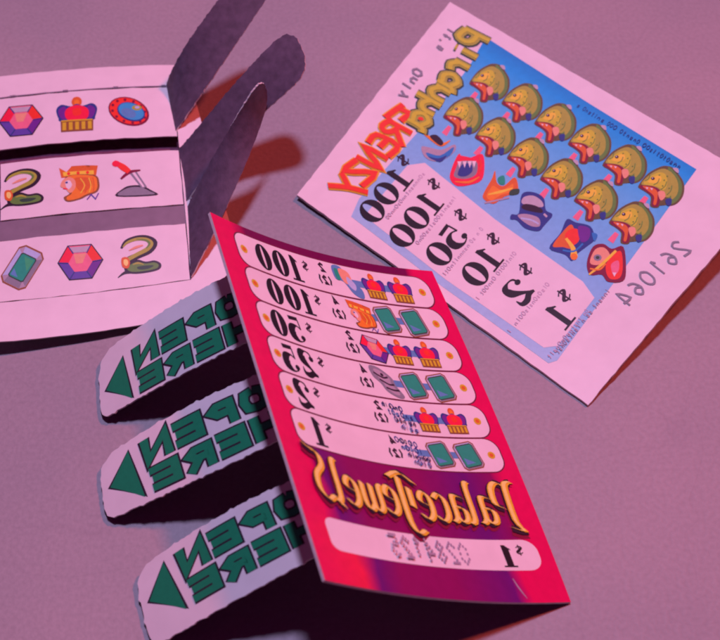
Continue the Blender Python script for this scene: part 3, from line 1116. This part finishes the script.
# title in yellow blackletter, read in the mirror
BL = dict(
    P=[[(.0, .02), (.2, .04), (.28, .2), (.28, .85), (.05, 1.08), (.5, 1.0)], [(.28, .12), (.6, .02), (.85, .16), (.86, .48), (.55, .58)]],
    a=[[(.1, .42), (.5, .34), (.6, .46), (.6, .9), (.78, 1.0)], [(.58, .62), (.18, .68), (.16, .94), (.42, 1.0), (.58, .86)]],
    l=[[(.2, .0), (.34, .12), (.34, .9), (.55, 1.02)]],
    c=[[(.68, .46), (.45, .34), (.2, .5), (.2, .86), (.45, 1.02), (.7, .9)]],
    e=[[(.22, .68), (.62, .58), (.6, .42), (.42, .34), (.2, .5), (.2, .86), (.45, 1.02), (.7, .9)]],
    J=[[(.0, .18), (.5, -.02), (1.0, .1)], [(.62, .08), (.62, 1.0), (.4, 1.28), (.12, 1.2)], [(.3, .3), (.3, .7)]],
    w=[[(.06, .36), (.2, .46), (.2, .9), (.4, 1.02), (.56, .88), (.56, .4)], [(.56, .88), (.76, 1.02), (.94, .86), (.94, .38)]],
    s=[[(.78, .0), (.42, .06), (.36, .3), (.7, .52), (.72, .82), (.4, 1.0), (.1, .9), (-.2, 1.08)], [(.78, .0), (1.0, -.08)]])
WID = dict(P=.98, a=.78, l=.5, c=.68, e=.70, J=.86, w=1.05, s=.9)
ik = Ink(red, .004, .0004)
tx = 'PalaceJewels'
tot = sum(WID[c] for c in tx)
us, ue = .935, .095
for pas, (col, w) in enumerate((('maroon', .20), ('dark', .15), ('amber', 0), ('lemon', 0))):
    x = 0
    for k, c in enumerate(tx):
        f = x / tot
        u = us + (ue - us) * f
        cw = (us - ue) * PW / tot
        big = 1.12 if c in 'PJ' else 1.0
        v = .626 + (.008 if c in 'PJ' else .012) - .012 * f + (0 if k < 11 else -.010)
        h = .84 * big * (1.12 if k == 11 else 1)
        pn = Pen(ik, u * PW - (.02 if col == 'maroon' else 0), v * PH + (.05 if col == 'maroon' else 0), (-cw * big, 0), (-.04, h))
        for st in BL[c]:
            if w:
                pn.stroke(st, w, col, 3)
                nib(pn, st, .158, .034, col)
            elif col == 'amber':
                nib(pn, st, .125, .032, col)
            else:
                nib(pn, st, .065, .018, col, 3, .03, -.01)
        x += WID[c]
ik.build('title_lettering', panel)

ik = Ink(red, .002)
pn = Pen(ik, 0, 0)
pn.poly(pill(.082, .945, .806, .900, .16, .26, PW, PH), 'white')
strip = ik.build('serial_strip', panel)
ik = Ink(red, .005)
pn = text_pen(ik, .655, .822, red, 1, .42)
thin_text(pn, '0284125', 'faint', .17, .13, 1.3, 1, dots=True)
ik.build('serial_number', strip)
ik = Ink(red, .005)
pn = text_pen(ik, .845, .822, red, .28, .46)
digit(pn, '1', 'black', 0, 1, 1, 1.5)
ik.build('prize_amount', strip)
ik = Ink(red, .005)
digit(text_pen(ik, .888, .823, red, .16, .2), '$', 'black')
ik.build('dollar_sign', strip)
# highlight of a fold near the lower right corner, painted as a pale stroke
ik = Ink(red, .003)
pn = Pen(ik, .80 * PW, .925 * PH)
pn.stroke([(0, 0), (.05, .2), (.13, .42)], [.015, .03, .01], 'faint')
ik.build('fold_highlight', panel)


def under(u, v):
    return red(u, v) + Vector((0, 0, -.09))


TB = [((98, 357, .12), (180, 301, 1.12), (101, 420, .10), (184, 373, 1.06), .075, .250, (.25, .97), 1.30),
      ((98, 462, .12), (196, 402, 1.10), (106, 521, .10), (208, 474, 1.10), .353, .518, (.115, .93), 1.15),
      ((133, 574, .12), (230, 510, 1.10), (152, 648, .10), (250, 592, 1.10), .640, .838, (.10, .81), 1.25)]
BLK = dict(
    O=[[(.5, .16), (.24, .22), (.17, .5), (.24, .78), (.5, .84), (.76, .78), (.83, .5), (.76, .22), (.5, .16)]],
    P=[[(.2, 1.0), (.2, .2), (.62, .2), (.8, .34), (.62, .52), (.22, .52)]],
    E=[[(.98, .16), (.2, .16), (.2, .84), (.98, .84)], [(.25, .5), (.92, .5)]],
    N=[[(.18, 1.0), (.18, .12), (.82, .88), (.82, .0)]],
    H=[[(.18, 0), (.18, 1)], [(.82, 0), (.82, 1)], [(.2, .5), (.8, .5)]],
    R=[[(.2, 1.0), (.2, .2), (.62, .2), (.8, .34), (.62, .52), (.22, .52)], [(.5, .52), (.86, .98)]])
tablab = ['white open tab nearest the grey-tabbed ticket, green arrow lettering', 'middle white open tab with green arrow lettering', 'white open tab nearest the bottom of the photo, green arrow lettering']
for k, (a0, a1, b0, b1, v0, v1, (r0, r1), tw) in enumerate(TB):
    tp = Patch([0, .5, 1], [0, 1], [[at(*a0), at(*a1), under(.19, v0)], [at(*b0), at(*b1), under(.19, v1)]], 3.8, tw, pts=True)
    cut = [(0, .30), (.02, .10), (.07, 0), (1, 0), (1, 1), (.04, 1), (.01, .93), (0, .8)]
    tab = sheet('open_tab', tp, torn(cut, 3.8, tw), [M_white, M_dark, M_edge], t3, thick=.03, step=.18)
    tab['label'] = tablab[k]
    ik = Ink(tp, .004)
    pn = Pen(ik, 0, 0, (3.8, 0), (0, tw))
    rr = r1 - r0
    sh = .055
    def V(f):
        return r0 + rr * f
    for col, g in (('dark', 0), ('green', .012)):
        pn.poly([(.030 + g, V(.50)), (.150 - g * .3, V(.0 + 2.2 * g)), (.212 - g, V(1.0 - 1.6 * g))], col)
    ik.build('arrow', tab)
    for line, word in enumerate(('OPEN', 'HERE')):
        ik = Ink(tp, .004)
        for j, ch in enumerate(word):
            ur = .845 - j * .163 + line * .030
            va, vb = (V(.01), V(.47)) if line == 0 else (V(.54), V(.98))
            cw = .158
            shx = sh * .5
            # letter cell: x runs to the photo's left
            pn = Pen(ik, ur * 3.8, va * tw, (-cw * 3.8, 0), (shx * 3.8 * .6, (vb - va) * tw))
            pn.poly([(-.0, -.02), (1.0, -.02), (1.0, 1.02), (.0, 1.02)], 'white') if False else None
            for st in BLK[ch]:
                pn.stroke(st, .38, 'dark', 1)
            for st in BLK[ch]:
                pn.stroke(st, .265, 'green', 1)
        ik.build('lettering', tab)
